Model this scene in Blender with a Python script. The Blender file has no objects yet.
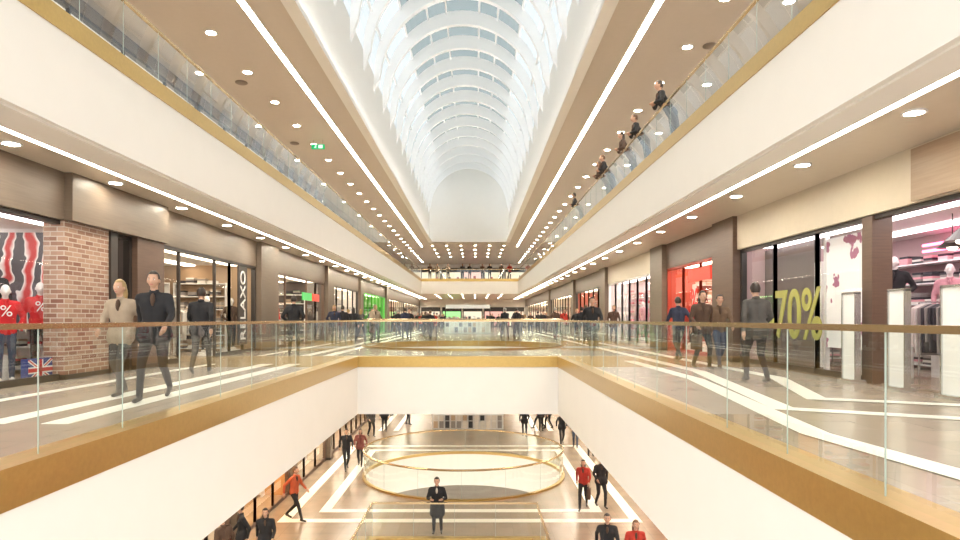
import bpy, bmesh, math, random
import numpy as np
from mathutils import Vector, Matrix
random.seed(7)
S=bpy.context.scene
COL=S.collection
# ---------------------------------------------------------------- materials
MATS={}
def mat(name,col,rough=.5,metal=0.,emit=0.,ecol=None,noise=0.,nscale=6.,bump=0.,spec=.5):
    if name in MATS: return MATS[name]
    m=bpy.data.materials.new(name); m.use_nodes=True
    nt=m.node_tree; b=nt.nodes['Principled BSDF']
    c=(col[0],col[1],col[2],1)
    b.inputs['Base Color'].default_value=c
    b.inputs['Roughness'].default_value=rough
    b.inputs['Metallic'].default_value=metal
    b.inputs['Specular IOR Level'].default_value=spec
    if emit>0:
        e=ecol or col
        b.inputs['Emission Color'].default_value=(e[0],e[1],e[2],1)
        b.inputs['Emission Strength'].default_value=emit
    if noise>0 or bump>0:
        tc=nt.nodes.new('ShaderNodeTexCoord')
        n=nt.nodes.new('ShaderNodeTexNoise'); n.inputs['Scale'].default_value=nscale
        n.inputs['Detail'].default_value=4
        nt.links.new(tc.outputs['Object'],n.inputs['Vector'])
        if noise>0:
            r=nt.nodes.new('ShaderNodeMix'); r.data_type='RGBA'
            r.inputs['A'].default_value=tuple(max(0,x*(1-noise)) for x in col)+(1,)
            r.inputs['B'].default_value=tuple(min(1,x*(1+noise)) for x in col)+(1,)
            nt.links.new(n.outputs['Fac'],r.inputs['Factor'])
            nt.links.new(r.outputs['Result'],b.inputs['Base Color'])
        if bump>0:
            bp=nt.nodes.new('ShaderNodeBump'); bp.inputs['Strength'].default_value=bump
            nt.links.new(n.outputs['Fac'],bp.inputs['Height'])
            nt.links.new(bp.outputs['Normal'],b.inputs['Normal'])
    MATS[name]=m; return m
def emis(name,col,s):
    if name in MATS: return MATS[name]
    m=bpy.data.materials.new(name); m.use_nodes=True; nt=m.node_tree; nt.nodes.clear()
    e=nt.nodes.new('ShaderNodeEmission'); e.inputs[0].default_value=(*col,1); e.inputs[1].default_value=s
    o=nt.nodes.new('ShaderNodeOutputMaterial'); nt.links.new(e.outputs[0],o.inputs[0]); MATS[name]=m; return m
def glass(name,tint,f0=.05,power=5.0):
    m=bpy.data.materials.new(name); m.use_nodes=True; nt=m.node_tree; nt.nodes.clear()
    t=nt.nodes.new('ShaderNodeBsdfTransparent'); t.inputs[0].default_value=(*tint,1)
    g=nt.nodes.new('ShaderNodeBsdfGlossy'); g.inputs['Roughness'].default_value=.01; g.inputs[0].default_value=(1,1,1,1)
    ge=nt.nodes.new('ShaderNodeNewGeometry'); dp=nt.nodes.new('ShaderNodeVectorMath'); dp.operation='DOT_PRODUCT'
    nt.links.new(ge.outputs['Normal'],dp.inputs[0]); nt.links.new(ge.outputs['Incoming'],dp.inputs[1])
    def M(op,a,b=None,bv=None,av=None):
        n=nt.nodes.new('ShaderNodeMath'); n.operation=op
        if a is not None: nt.links.new(a,n.inputs[0])
        else: n.inputs[0].default_value=av
        if bv is not None: n.inputs[1].default_value=bv
        elif b is not None: nt.links.new(b,n.inputs[1])
        return n.outputs[0]
    ab=M('ABSOLUTE',dp.outputs['Value']); om=M('SUBTRACT',None,b=ab,av=1.0); om.node.use_clamp=True
    pw=M('POWER',om,bv=power); ml=M('MULTIPLY',pw,bv=1-f0); fc=M('ADD',ml,bv=f0); fc.node.use_clamp=True
    mx=nt.nodes.new('ShaderNodeMixShader'); nt.links.new(fc,mx.inputs[0])
    nt.links.new(t.outputs[0],mx.inputs[1]); nt.links.new(g.outputs[0],mx.inputs[2])
    o=nt.nodes.new('ShaderNodeOutputMaterial'); nt.links.new(mx.outputs[0],o.inputs[0]); MATS[name]=m; return m
def tilemat(name,c1,c2,rough,sc=.6):
    m=bpy.data.materials.new(name); m.use_nodes=True; nt=m.node_tree; b=nt.nodes['Principled BSDF']
    tc=nt.nodes.new('ShaderNodeTexCoord')
    br=nt.nodes.new('ShaderNodeTexBrick'); br.offset=0; br.inputs['Scale'].default_value=1
    br.inputs['Brick Width'].default_value=sc; br.inputs['Row Height'].default_value=sc
    br.inputs['Mortar Size'].default_value=.006
    br.inputs['Color1'].default_value=(*c1,1); br.inputs['Color2'].default_value=(*c2,1)
    br.inputs['Mortar'].default_value=(c1[0]*.8,c1[1]*.8,c1[2]*.8,1)
    nt.links.new(tc.outputs['Object'],br.inputs['Vector'])
    n=nt.nodes.new('ShaderNodeTexNoise'); n.inputs['Scale'].default_value=1.3; n.inputs['Detail'].default_value=6
    nt.links.new(tc.outputs['Object'],n.inputs['Vector'])
    mx=nt.nodes.new('ShaderNodeMix'); mx.data_type='RGBA'; mx.blend_type='OVERLAY'; mx.inputs['Factor'].default_value=.25
    nt.links.new(br.outputs['Color'],mx.inputs['A']); nt.links.new(n.outputs['Fac'],mx.inputs['B'])
    nt.links.new(mx.outputs['Result'],b.inputs['Base Color'])
    b.inputs['Roughness'].default_value=rough
    MATS[name]=m; return m
def brickmat():
    m=bpy.data.materials.new('brick'); m.use_nodes=True; nt=m.node_tree; b=nt.nodes['Principled BSDF']
    tc=nt.nodes.new('ShaderNodeTexCoord')
    sx=nt.nodes.new('ShaderNodeSeparateXYZ'); cx=nt.nodes.new('ShaderNodeCombineXYZ')
    nt.links.new(tc.outputs['Object'],sx.inputs[0]); ad=nt.nodes.new('ShaderNodeMath'); 
    nt.links.new(sx.outputs['X'],ad.inputs[0]); nt.links.new(sx.outputs['Y'],ad.inputs[1])
    nt.links.new(ad.outputs[0],cx.inputs['X']); nt.links.new(sx.outputs['Z'],cx.inputs['Y'])
    br=nt.nodes.new('ShaderNodeTexBrick'); br.inputs['Scale'].default_value=1
    br.inputs['Brick Width'].default_value=.26; br.inputs['Row Height'].default_value=.09; br.inputs['Mortar Size'].default_value=.01
    br.inputs['Color1'].default_value=(.22,.10,.07,1); br.inputs['Color2'].default_value=(.42,.28,.21,1); br.inputs['Mortar'].default_value=(.5,.43,.36,1)
    nt.links.new(cx.outputs[0],br.inputs['Vector']); nt.links.new(br.outputs['Color'],b.inputs['Base Color'])
    b.inputs['Roughness'].default_value=.8
    MATS['brick']=m; return m
def woodmat(name,c1,c2):
    m=bpy.data.materials.new(name); m.use_nodes=True; nt=m.node_tree; b=nt.nodes['Principled BSDF']
    tc=nt.nodes.new('ShaderNodeTexCoord'); mp=nt.nodes.new('ShaderNodeMapping'); mp.inputs['Scale'].default_value=(1,.6,14)
    n=nt.nodes.new('ShaderNodeTexNoise'); n.inputs['Scale'].default_value=2.5; n.inputs['Detail'].default_value=5
    nt.links.new(tc.outputs['Object'],mp.inputs[0]); nt.links.new(mp.outputs[0],n.inputs['Vector'])
    mx=nt.nodes.new('ShaderNodeMix'); mx.data_type='RGBA'
    mx.inputs['A'].default_value=(*c1,1); mx.inputs['B'].default_value=(*c2,1)
    nt.links.new(n.outputs['Fac'],mx.inputs['Factor']); nt.links.new(mx.outputs['Result'],b.inputs['Base Color'])
    b.inputs['Roughness'].default_value=.4
    MATS[name]=m; return m
def postermat(name,bg,fg,scale=1.2,thr=.55,em=.7,acc=None):
    m=bpy.data.materials.new(name); m.use_nodes=True; nt=m.node_tree; b=nt.nodes['Principled BSDF']
    tc=nt.nodes.new('ShaderNodeTexCoord')
    w=nt.nodes.new('ShaderNodeTexWave'); w.inputs['Scale'].default_value=scale; w.inputs['Distortion'].default_value=9; w.inputs['Detail'].default_value=3
    nt.links.new(tc.outputs['Object'],w.inputs['Vector'])
    r=nt.nodes.new('ShaderNodeValToRGB'); r.color_ramp.elements[0].position=thr; r.color_ramp.elements[1].position=thr+.06
    r.color_ramp.elements[0].color=(*bg,1); r.color_ramp.elements[1].color=(*fg,1)
    if acc:
        e=r.color_ramp.elements.new(.18); e.color=(*bg,1); r.color_ramp.elements[0].position=.12
        r.color_ramp.elements[0].color=(*acc,1)
        r.color_ramp.elements.new(thr).color=(*bg,1)
    nt.links.new(w.outputs['Fac'],r.inputs[0]); nt.links.new(r.outputs[0],b.inputs['Base Color'])
    nt.links.new(r.outputs[0],b.inputs['Emission Color']); b.inputs['Emission Strength'].default_value=em
    MATS[name]=m; return m

white=mat('white_plaster',(.88,.86,.82),.5,noise=.02,nscale=2)
vaultw=mat('vault_white',(.96,.96,.96),.4)
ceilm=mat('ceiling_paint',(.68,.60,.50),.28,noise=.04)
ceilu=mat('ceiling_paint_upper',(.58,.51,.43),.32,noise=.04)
gold=mat('brushed_brass',(.52,.35,.12),.3,.85,noise=.12,nscale=20)
goldr=mat('brass_rail',(.58,.43,.24),.22,.85)
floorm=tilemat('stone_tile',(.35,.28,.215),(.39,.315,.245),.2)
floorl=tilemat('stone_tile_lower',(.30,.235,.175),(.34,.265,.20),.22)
stripe=mat('white_inlay',(.92,.9,.84),.3)
glassr=glass('rail_glass',(.92,.965,.93),.05,4.2)
edge=mat('glass_edge',(.42,.5,.45),.2)
shopglass=glass('shop_glass',(.95,.96,.96),.04)
roofglass=glass('roof_glass_tinted',(.165,.20,.20),.04)
roofclear=glass('roof_glass_clear',(.37,.41,.42),.04)
darkm=mat('dark_frame',(.035,.028,.025),.35)
brownp=woodmat('taupe_panel',(.12,.088,.063),(.19,.145,.107))
darkwood=woodmat('dark_wood',(.09,.055,.04),(.16,.095,.065))
lightwood=woodmat('light_wood',(.30,.205,.135),(.44,.32,.215))
beigep=mat('beige_panel',(.60,.525,.41),.4,noise=.04)
brick=brickmat()
stripE=emis('strip_emission',(1,.91,.74),27)
fillCoveE=emis('fill_cove_emission',(1,.98,.95),22)  # glow of the added, hidden wall-foot strips
discE=emis('downlight_emission',(1,.91,.73),90)
chrome=mat('steel',(.6,.6,.6),.25,.9)
whitepl=mat('white_plastic',(.85,.85,.85),.35)
# ---------------------------------------------------------------- mesh builder
class MB:
    def __init__(s): s.v=[];s.f=[];s.m=[];s.mats=[]
    def mi(s,m):
        if m not in s.mats: s.mats.append(m)
        return s.mats.index(m)
    def poly(s,pts,m):
        o=len(s.v); s.v+=[tuple(p) for p in pts]; s.f.append(tuple(range(o,o+len(pts)))); s.m.append(s.mi(m))
    def box(s,x0,x1,y0,y1,z0,z1,m):
        if x0>x1:x0,x1=x1,x0
        if y0>y1:y0,y1=y1,y0
        o=len(s.v); s.v+=[(x0,y0,z0),(x1,y0,z0),(x1,y1,z0),(x0,y1,z0),(x0,y0,z1),(x1,y0,z1),(x1,y1,z1),(x0,y1,z1)]
        k=s.mi(m)
        for f in((3,2,1,0),(4,5,6,7),(0,1,5,4),(1,2,6,5),(2,3,7,6),(3,0,4,7)):
            s.f.append(tuple(o+i for i in f)); s.m.append(k)
    def tube(s,p0,p1,r0,r1,m,n=8):
        p0=Vector(p0);p1=Vector(p1);d=(p1-p0).normalized()
        a=d.orthogonal().normalized();b=d.cross(a);o=len(s.v);k=s.mi(m)
        for p,r in((p0,r0),(p1,r1)):
            for i in range(n):
                t=2*math.pi*i/n; s.v.append(tuple(p+a*math.cos(t)*r+b*math.sin(t)*r))
        for i in range(n):
            j=(i+1)%n; s.f.append((o+i,o+j,o+n+j,o+n+i)); s.m.append(k)
        s.f.append(tuple(o+n-1-i for i in range(n))); s.m.append(k)
        s.f.append(tuple(o+n+i for i in range(n))); s.m.append(k)
    def sph(s,c,r,m,nu=12,nv=8,fn=None,keep=None):
        o=len(s.v);k=s.mi(m);r=(r,r,r) if not hasattr(r,'__len__') else r
        P=[]
        for j in range(nv+1):
            ph=math.pi*j/nv
            for i in range(nu):
                t=2*math.pi*i/nu
                q=Vector((math.sin(ph)*math.cos(t),math.sin(ph)*math.sin(t),math.cos(ph)))
                u=Vector((q.x*r[0],q.y*r[1],q.z*r[2]))
                if fn:u=fn(u,q)
                P.append(q); s.v.append(tuple(u+Vector(c)))
        for j in range(nv):
            for i in range(nu):
                a=j*nu+i;b=j*nu+(i+1)%nu;c2=(j+1)*nu+(i+1)%nu;d=(j+1)*nu+i
                if keep and not keep((P[a]+P[b]+P[c2]+P[d])/4): continue
                s.f.append((o+a,o+d,o+c2,o+b)); s.m.append(k)
    def finish(s,name,parent=None,smooth=False,loc=None,rot=None):
        me=bpy.data.meshes.new(name); me.from_pydata(s.v,[],s.f)
        for m in s.mats: me.materials.append(m)
        me.polygons.foreach_set('material_index',s.m)
        if smooth: me.polygons.foreach_set('use_smooth',[True]*len(s.f))
        me.update(); ob=bpy.data.objects.new(name,me); COL.objects.link(ob)
        if parent: ob.parent=parent
        if loc: ob.location=loc
        if rot is not None: ob.rotation_euler=(0,0,rot)
        return ob
def empty(name,loc=(0,0,0)):
    e=bpy.data.objects.new(name,None); e.location=loc; e.empty_display_size=.2; COL.objects.link(e); return e
def text(s,size,m,name,parent=None,M=None,extrude=.01,offset=0):
    cu=bpy.data.curves.new(name,'FONT'); cu.body=s; cu.size=size; cu.extrude=extrude; cu.align_x='CENTER'; cu.align_y='CENTER'; cu.offset=offset
    t=bpy.data.objects.new(name,cu); COL.objects.link(t)
    bpy.context.view_layer.update()
    me=bpy.data.meshes.new_from_object(t.evaluated_get(bpy.context.evaluated_depsgraph_get()))
    bpy.data.objects.remove(t); me.materials.clear(); me.materials.append(m)
    ob=bpy.data.objects.new(name,me); COL.objects.link(ob)
    if parent: ob.parent=parent
    if M: ob.matrix_local=M
    return ob
# ---------------------------------------------------------------- layout
LX,RX=-3.4,2.4           # lower opening
ULX,URX=-5.9,4.7         # upper opening
WL,WR=-7.8,7.1           # shop walls
UWL,UWR=-9.5,8.7
CX0,CX1=-4.57,3.35       # upper ceiling edge / vault
Y0,YE=-6,90
VE=64; BR=18.5; FB=70
H=5.5; CE=3.9; UC=8.85; SP=12.15
RC=(-.5,27.6); RR=4.2
def slab(mb,x0,x1,y0,y1,z,m,cx,cy,r,down=False,n=48):
    h=r+.3
    rects=[(x0,x1,y0,cy-h),(x0,x1,cy+h,y1),(x0,cx-h,cy-h,cy+h),(cx+h,x1,cy-h,cy+h)]
    for a,b,c,d in rects:
        mb.poly([(a,c,z),(b,c,z),(b,d,z),(a,d,z)],m)
    for i in range(n):
        t0=2*math.pi*i/n;t1=2*math.pi*(i+1)/n
        def sq(t):
            c,s_=math.cos(t),math.sin(t); k=h/max(abs(c),abs(s_)); return (cx+c*k,cy+s_*k,z)
        mb.poly([(cx+r*math.cos(t0),cy+r*math.sin(t0),z),sq(t0),sq(t1),(cx+r*math.cos(t1),cy+r*math.sin(t1),z)],m)
def ringwall(mb,cx,cy,r,z0,z1,m,n=64):
    for i in range(n):
        t0=2*math.pi*i/n;t1=2*math.pi*(i+1)/n
        mb.poly([(cx+r*math.cos(t0),cy+r*math.sin(t0),z0),(cx+r*math.cos(t1),cy+r*math.sin(t1),z0),(cx+r*math.cos(t1),cy+r*math.sin(t1),z1),(cx+r*math.cos(t0),cy+r*math.sin(t0),z1)],m)
# middle floor
f=MB()
f.poly([(WL-.1,Y0,0),(LX-.1,Y0,0),(LX-.1,BR+.1,0),(WL-.1,BR+.1,0)],floorm)
f.poly([(RX+.1,Y0,0),(WR+.1,Y0,0),(WR+.1,BR+.1,0),(RX+.1,BR+.1,0)],floorm)
f.poly([(LX-.1,Y0,0),(RX+.1,Y0,0),(RX+.1,-1.2,0),(LX-.1,-1.2,0)],floorm)
slab(f,WL-.1,WR+.1,BR+.1,YE,0,floorm,*RC,RR)
f.finish('floor')
f=MB()
f.poly([(WL-.1,Y0,-1.6),(LX-.1,Y0,-1.6),(LX-.1,BR+.1,-1.6),(WL-.1,BR+.1,-1.6)],ceilm)
f.poly([(RX+.1,Y0,-1.6),(WR+.1,Y0,-1.6),(WR+.1,BR+.1,-1.6),(RX+.1,BR+.1,-1.6)],ceilm)
slab(f,WL-.1,WR+.1,BR+.1,YE,-1.6,ceilm,*RC,RR)
f.finish('ceiling')
# lower floor : ring hole + rectangular void
f=MB()
VX0,VX1,VY0,VY1=-3.0,1.75,6,19.2
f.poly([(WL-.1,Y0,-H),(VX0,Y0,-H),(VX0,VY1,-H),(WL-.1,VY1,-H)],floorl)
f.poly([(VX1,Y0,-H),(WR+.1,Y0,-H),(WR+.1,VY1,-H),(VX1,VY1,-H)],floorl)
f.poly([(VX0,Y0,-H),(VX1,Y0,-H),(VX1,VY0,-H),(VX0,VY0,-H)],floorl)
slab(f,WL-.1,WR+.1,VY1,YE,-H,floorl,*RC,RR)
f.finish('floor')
basem=tilemat('basement_tile',(.55,.46,.36),(.6,.51,.4),.3,1.2)
f=MB(); f.poly([(WL-.1,Y0,-11),(WR+.1,Y0,-11),(WR+.1,YE,-11),(WL-.1,YE,-11)],basem)
f.finish('floor')
f=MB(); BL=emis('basement_fill_emission',(1,.88,.7),12)  # unseen glowing panels added to brighten the inside of the ring void
for xx in(-6.5,-5.6,4.6,5.6):
    for yy in(12,18,24,30): f.box(xx,xx+.5,yy,yy+2.4,-7.1,-7.04,BL)
f.finish('basement_fill_panels')
f=MB()
for a,b,c,d in((UWL,ULX-.1,Y0,FB+.1),(URX+.1,UWR,Y0,FB+.1),(UWL,UWR,FB+.1,YE)):
    f.poly([(a,c,H),(b,c,H),(b,d,H),(a,d,H)],floorm)
f.finish('floor')
# stripes
f=MB()
def hs(x0,x1,y0,y1,z): f.box(x0,x1,y0,y1,z+.001,z+.006,stripe)
for a,b in((-4.75,-4.45),(-5.45,-5.15),(-6.8,-6.6)):
    hs(a,b,7,16.3,0)
    hs(a,b,20,60,0)
def ribbon(pts,w,z):
    P=[Vector((a,b)) for a,b in pts]; L=[];R=[]
    for i,p in enumerate(P):
        d0=(P[i]-P[i-1]).normalized() if i>0 else None
        d1=(P[i+1]-P[i]).normalized() if i<len(P)-1 else None
        if d0 is None:d0=d1
        if d1 is None:d1=d0
        n0=Vector((-d0.y,d0.x));n1=Vector((-d1.y,d1.x)); m=(n0+n1).normalized(); k=(w/2)/max(.35,m.dot(n0))
        L.append(p+m*k);R.append(p-m*k)
    for i in range(len(P)-1):
        f.poly([(R[i].x,R[i].y,z),(R[i+1].x,R[i+1].y,z),(L[i+1].x,L[i+1].y,z),(L[i].x,L[i].y,z)],stripe)
ribbon([(4.9,60),(4.9,14),(3.95,8.2),(6.9,6.7)],.3,.006)
ribbon([(4.2,17.5),(4.2,12.2),(3.4,6.4),(3.7,3.5)],.3,.007)
ribbon([(5.9,60),(5.9,12.5),(4.9,9.2),(6.9,8.3)],.3,.008)
for o in(.6,1.7):
    x0,x1,y0,y1=RC[0]-RR-o+.1,RC[0]+RR+o-.1,RC[1]-RR-o-.6,RC[1]+RR+o
    w=.18
    for a,b,c,d in((x0,x1,y0-w,y0+w),(x0,x1,y1-w,y1+w)): hs(a-w,b+w,c,d,-H)
    for a in(x0,x1): hs(a-w,a+w,y0+w,y1-w,-H)
for xx in(-5.6,-4.7,3.6,4.5): hs(xx-.15,xx+.15,38,70,-H)
for xx in(-4.9,4.0): hs(xx-.15,xx+.15,6,18.6,-H)
f.finish('floor_inlay_stripes')
# fascias
def fascia(name,x,sgn,y0,y1,zt,zb):
    b=MB(); b.box(x,x+sgn*.25,y0,y1,zb,zt-.24,white); b.box(x-sgn*.02,x+sgn*.3,y0,y1,zt-.24,zt+.07,gold)
    return b.finish(name)
fascia('balcony_fascia',LX,-1,Y0,BR+.3,0,-1.6); fascia('balcony_fascia',RX,1,Y0,BR+.3,0,-1.6)
b=MB(); b.box(LX,RX,BR,BR+.25,-1.6,-.24,white); b.box(LX,RX,BR-.02,BR+.3,-.24,.07,gold); b.finish('bridge_fascia')
b=MB(); b.box(LX,RX,-1.5,-1.25,-1.6,-.24,white); b.box(LX,RX,-1.5,-1.2,-.24,.07,gold); b.finish('bridge_fascia')
fascia('balcony_fascia',ULX,-1,Y0,FB+.3,H,CE); fascia('balcony_fascia',URX,1,Y0,FB+.3,H,CE)
b=MB(); b.box(ULX,URX,FB,FB+.25,CE,H-.24,white); b.box(ULX,URX,FB-.02,FB+.3,H-.24,H+.07,gold); b.finish('bridge_fascia')
b=MB(); b.box(VX0,VX1,VY1,VY1+.2,-H-1.5,-H-.2,white);b.box(VX0,VX1,VY1-.02,VY1+.2,-H-.2,-H+.07,gold)
b.box(VX0-.2,VX0,VY0,VY1+.2,-H-1.5,-H-.2,white);b.box(VX0-.2,VX0+.02,VY0,VY1+.2,-H-.2,-H+.07,gold)
b.box(VX1,VX1+.2,VY0,VY1+.2,-H-1.5,-H-.2,white);b.box(VX1-.02,VX1+.2,VY0,VY1+.2,-H-.2,-H+.07,gold); b.finish('void_fascia')
for z in(0,-H):
    gz=.2 if z==0 else .05
    b=MB(); ringwall(b,*RC,RR,z-1.6,z-gz,white); ringwall(b,*RC,RR-.02,z-gz,z+.07,gold); ringwall(b,*RC,RR+.12,z,z+.07,gold)
    for i in range(64):
        t0=2*math.pi*i/64;t1=2*math.pi*(i+1)/64
        P=lambda r,t:(RC[0]+r*math.cos(t),RC[1]+r*math.sin(t),z+.07)
        b.poly([P(RR-.02,t0),P(RR+.12,t0),P(RR+.12,t1),P(RR-.02,t1)],gold)
    b.finish('ring_void_fascia',smooth=False)
    b=MB(); ringwall(b,*RC,RR+.05,z+.07,z+1.1,glassr)
    n=64
    for i in range(n):
        t0=2*math.pi*i/n;t1=2*math.pi*(i+1)/n
        p=lambda t:(RC[0]+(RR+.05)*math.cos(t),RC[1]+(RR+.05)*math.sin(t),z+1.12)
        b.tube(p(t0),p(t1),.042,.042,goldr,8)
        if i%4==0:
            q=p(t0); b.box(q[0]-.005,q[0]+.005,q[1]-.005,q[1]+.005,z+.07,z+1.1,edge)
    b.finish('glass_balustrade')
def balustrade(p0,p1,z,step=1.2,name='glass_balustrade'):
    b=MB(); p0=Vector((*p0,0));p1=Vector((*p1,0)); L=(p1-p0).length; d=(p1-p0)/L; n=max(1,round(L/step)); nn=Vector((-d.y,d.x,0))
    for i in range(n):
        a=p0+d*(L*i/n+.006);c=p0+d*(L*(i+1)/n-.006)
        b.poly([(a.x,a.y,z+.07),(c.x,c.y,z+.07),(c.x,c.y,z+1.08),(a.x,a.y,z+1.08)],glassr)
        q=p0+d*(L*i/n)
        b.box(q.x-.004,q.x+.004,q.y-.004,q.y+.004,z+.07,z+1.08,edge)
    w=nn*.03
    A=p0-w;B=p0+w;C=p1+w;D=p1-w
    x0=min(A.x,B.x,C.x,D.x);x1=max(A.x,B.x,C.x,D.x);y0=min(A.y,B.y,C.y,D.y);y1=max(A.y,B.y,C.y,D.y)
    b.box(x0,x1,y0,y1,z+1.07,z+1.115,goldr)
    return b.finish(name)
balustrade((LX-.1,-1),(LX-.1,BR+.1),0); balustrade((RX+.1,-1),(RX+.1,BR+.1),0); balustrade((LX-.1,BR+.1),(RX+.1,BR+.1),0)
balustrade((ULX-.1,Y0),(ULX-.1,FB+.1),H); balustrade((URX+.1,Y0),(URX+.1,FB+.1),H); balustrade((ULX-.1,FB+.1),(URX+.1,FB+.1),H)
balustrade((VX0-.1,VY0),(VX0-.1,VY1+.1),-H); balustrade((VX1+.1,VY0),(VX1+.1,VY1+.1),-H); balustrade((VX0-.1,VY1+.1),(VX1+.1,VY1+.1),-H)
# ceilings
b=MB()
b.poly([(WL-.1,Y0,CE),(ULX-.2,Y0,CE),(ULX-.2,YE,CE),(WL-.1,YE,CE)],ceilm)
b.poly([(URX+.2,Y0,CE),(WR+.1,Y0,CE),(WR+.1,YE,CE),(URX+.2,YE,CE)],ceilm)
b.poly([(ULX-.2,FB+.1,CE),(URX+.2,FB+.1,CE),(URX+.2,YE,CE),(ULX-.2,YE,CE)],ceilm)
b.box(ULX-.1,-6.68,Y0,FB,CE-.03,CE+.1,white); b.box(URX+.1,5.28,Y0,FB,CE-.03,CE+.1,white)
b.finish('ceiling')
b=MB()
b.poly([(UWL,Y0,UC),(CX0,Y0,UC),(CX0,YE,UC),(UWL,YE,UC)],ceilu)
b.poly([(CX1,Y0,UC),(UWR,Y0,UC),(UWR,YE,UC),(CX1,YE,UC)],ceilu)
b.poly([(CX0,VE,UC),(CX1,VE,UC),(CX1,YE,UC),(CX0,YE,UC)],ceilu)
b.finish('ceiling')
b=MB(); b.box(CX0-.1,CX0,Y0,VE,UC-.06,SP,white); b.finish('wall_left')
b=MB(); b.box(CX1,CX1+.1,Y0,VE,UC-.06,SP,white); b.finish('wall_right')
# added uplights, hidden by an added ledge, brighten the white walls and ribs
b=MB(); CZ=UC+.02
for x,s_ in((CX0,1),(CX1,-1)):
    b.box(x,x+s_*.24,Y0,VE-.01,CZ-.08,CZ,white); b.box(x+s_*.21,x+s_*.24,Y0,VE-.01,CZ,CZ+.08,white)
    y=Y0
    while y<VE-1:
        b.poly([(x+s_*.09,y,CZ+.02),(x+s_*.19,y,CZ+.02),(x+s_*.19,min(y+3,VE-.1),CZ+.02),(x+s_*.09,min(y+3,VE-.1),CZ+.02)],fillCoveE); y+=3
b.finish('fill_cove_uplights')
# strips
def strip(x,z,y0,y1,w):
    b=MB(); y=y0
    while y<y1:
        b.poly([(x-w/2,y,z),(x-w/2,min(y+3,y1),z),(x+w/2,min(y+3,y1),z),(x+w/2,y,z)],stripE); y+=3
    b.box(x-w/2-.02,x-w/2,y0,y1,z-.01,z+.03,white); b.box(x+w/2,x+w/2+.02,y0,y1,z-.01,z+.03,white)
    b.finish('linear_light_strip')
strip(-6.76,CE-.02,Y0,88,.12); strip(5.36,CE-.02,Y0,88,.12)
strip(-5.65,UC-.02,Y0,VE+4,.18); strip(4.45,UC-.02,Y0,VE+4,.18)
strip(-6.0,-1.62,Y0,88,.14); strip(5.0,-1.62,Y0,88,.14)
# downlights
b=MB()
def dl(x,y,z,r=.13):
    n=16
    b.poly([(x+r*math.cos(-2*math.pi*i/n),y+r*math.sin(-2*math.pi*i/n),z-.02) for i in range(n)],discE)
    for i in range(n):
        t0=2*math.pi*i/n;t1=2*math.pi*(i+1)/n
        P=lambda rr,t,zz:(x+rr*math.cos(t),y+rr*math.sin(t),zz)
        b.poly([P(r,t1,z-.022),P(r+.035,t1,z-.022),P(r+.035,t0,z-.022),P(r,t0,z-.022)],whitepl)
        b.poly([P(r+.035,t0,z-.022),P(r+.035,t1,z-.022),P(r+.035,t1,z),P(r+.035,t0,z)],whitepl)
y=4.2
while y<88:
    dl(-7.25,y,CE,.12); dl(5.83,y+1.4,CE,.12)
    dl(-5,y,-1.6,.11); dl(4,y,-1.6,.11)
    y+=2.9
y=6.2
while y<86:
    dl(-7.1,y,UC); dl(6.0,y+.9,UC)
    y+=2.75
y=9
while y<86:
    dl(-8.6,y,UC); dl(7.6,y+1,UC); y+=5.5
for yy in(72,76,80,84):
    for xx in(-4.5,-3,-1.5,0,1.5,3): dl(xx,yy,CE,.12); dl(xx,yy-5,UC,.12)
b.finish('recessed_downlights')
b=MB()
for x,y in((-7.4,13.2),(-7.6,20.8),(-7.9,28),(6.6,18),(5.0,9)):
    b.sph((x,y,UC-.02),(.2,.2,.06),mat('speaker_grille',(.25,.2,.16),.5),16,8)
b.finish('ceiling_speakers',smooth=True)
# exit sign
e=empty('exit_sign',(-6.75,27.5,UC-.3)); gm=emis('exit_green',(.02,.5,.15),.9); wm=emis('exit_white',(1,1,1),1.0)
b=MB(); b.box(-.28,.28,-.03,.03,-.1,.1,gm); b.tube((-.2,0,.1),(-.2,0,.3),.01,.01,chrome); b.tube((.2,0,.1),(.2,0,.3),.01,.01,chrome)
b.box(.02,.2,-.034,-.03,-.07,.07,wm); b.sph((-.09,-.034,.055),(.017,.004,.017),wm); b.tube((-.1,-.034,.03),(-.12,-.034,-.02),.014,.014,wm)
b.tube((-.12,-.034,-.02),(-.07,-.034,-.07),.01,.01,wm); b.tube((-.12,-.034,-.02),(-.17,-.034,-.06),.01,.01,wm); b.tube((-.1,-.034,.03),(-.04,-.034,.01),.008,.008,wm)
b.finish('sign_box',parent=e)
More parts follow.
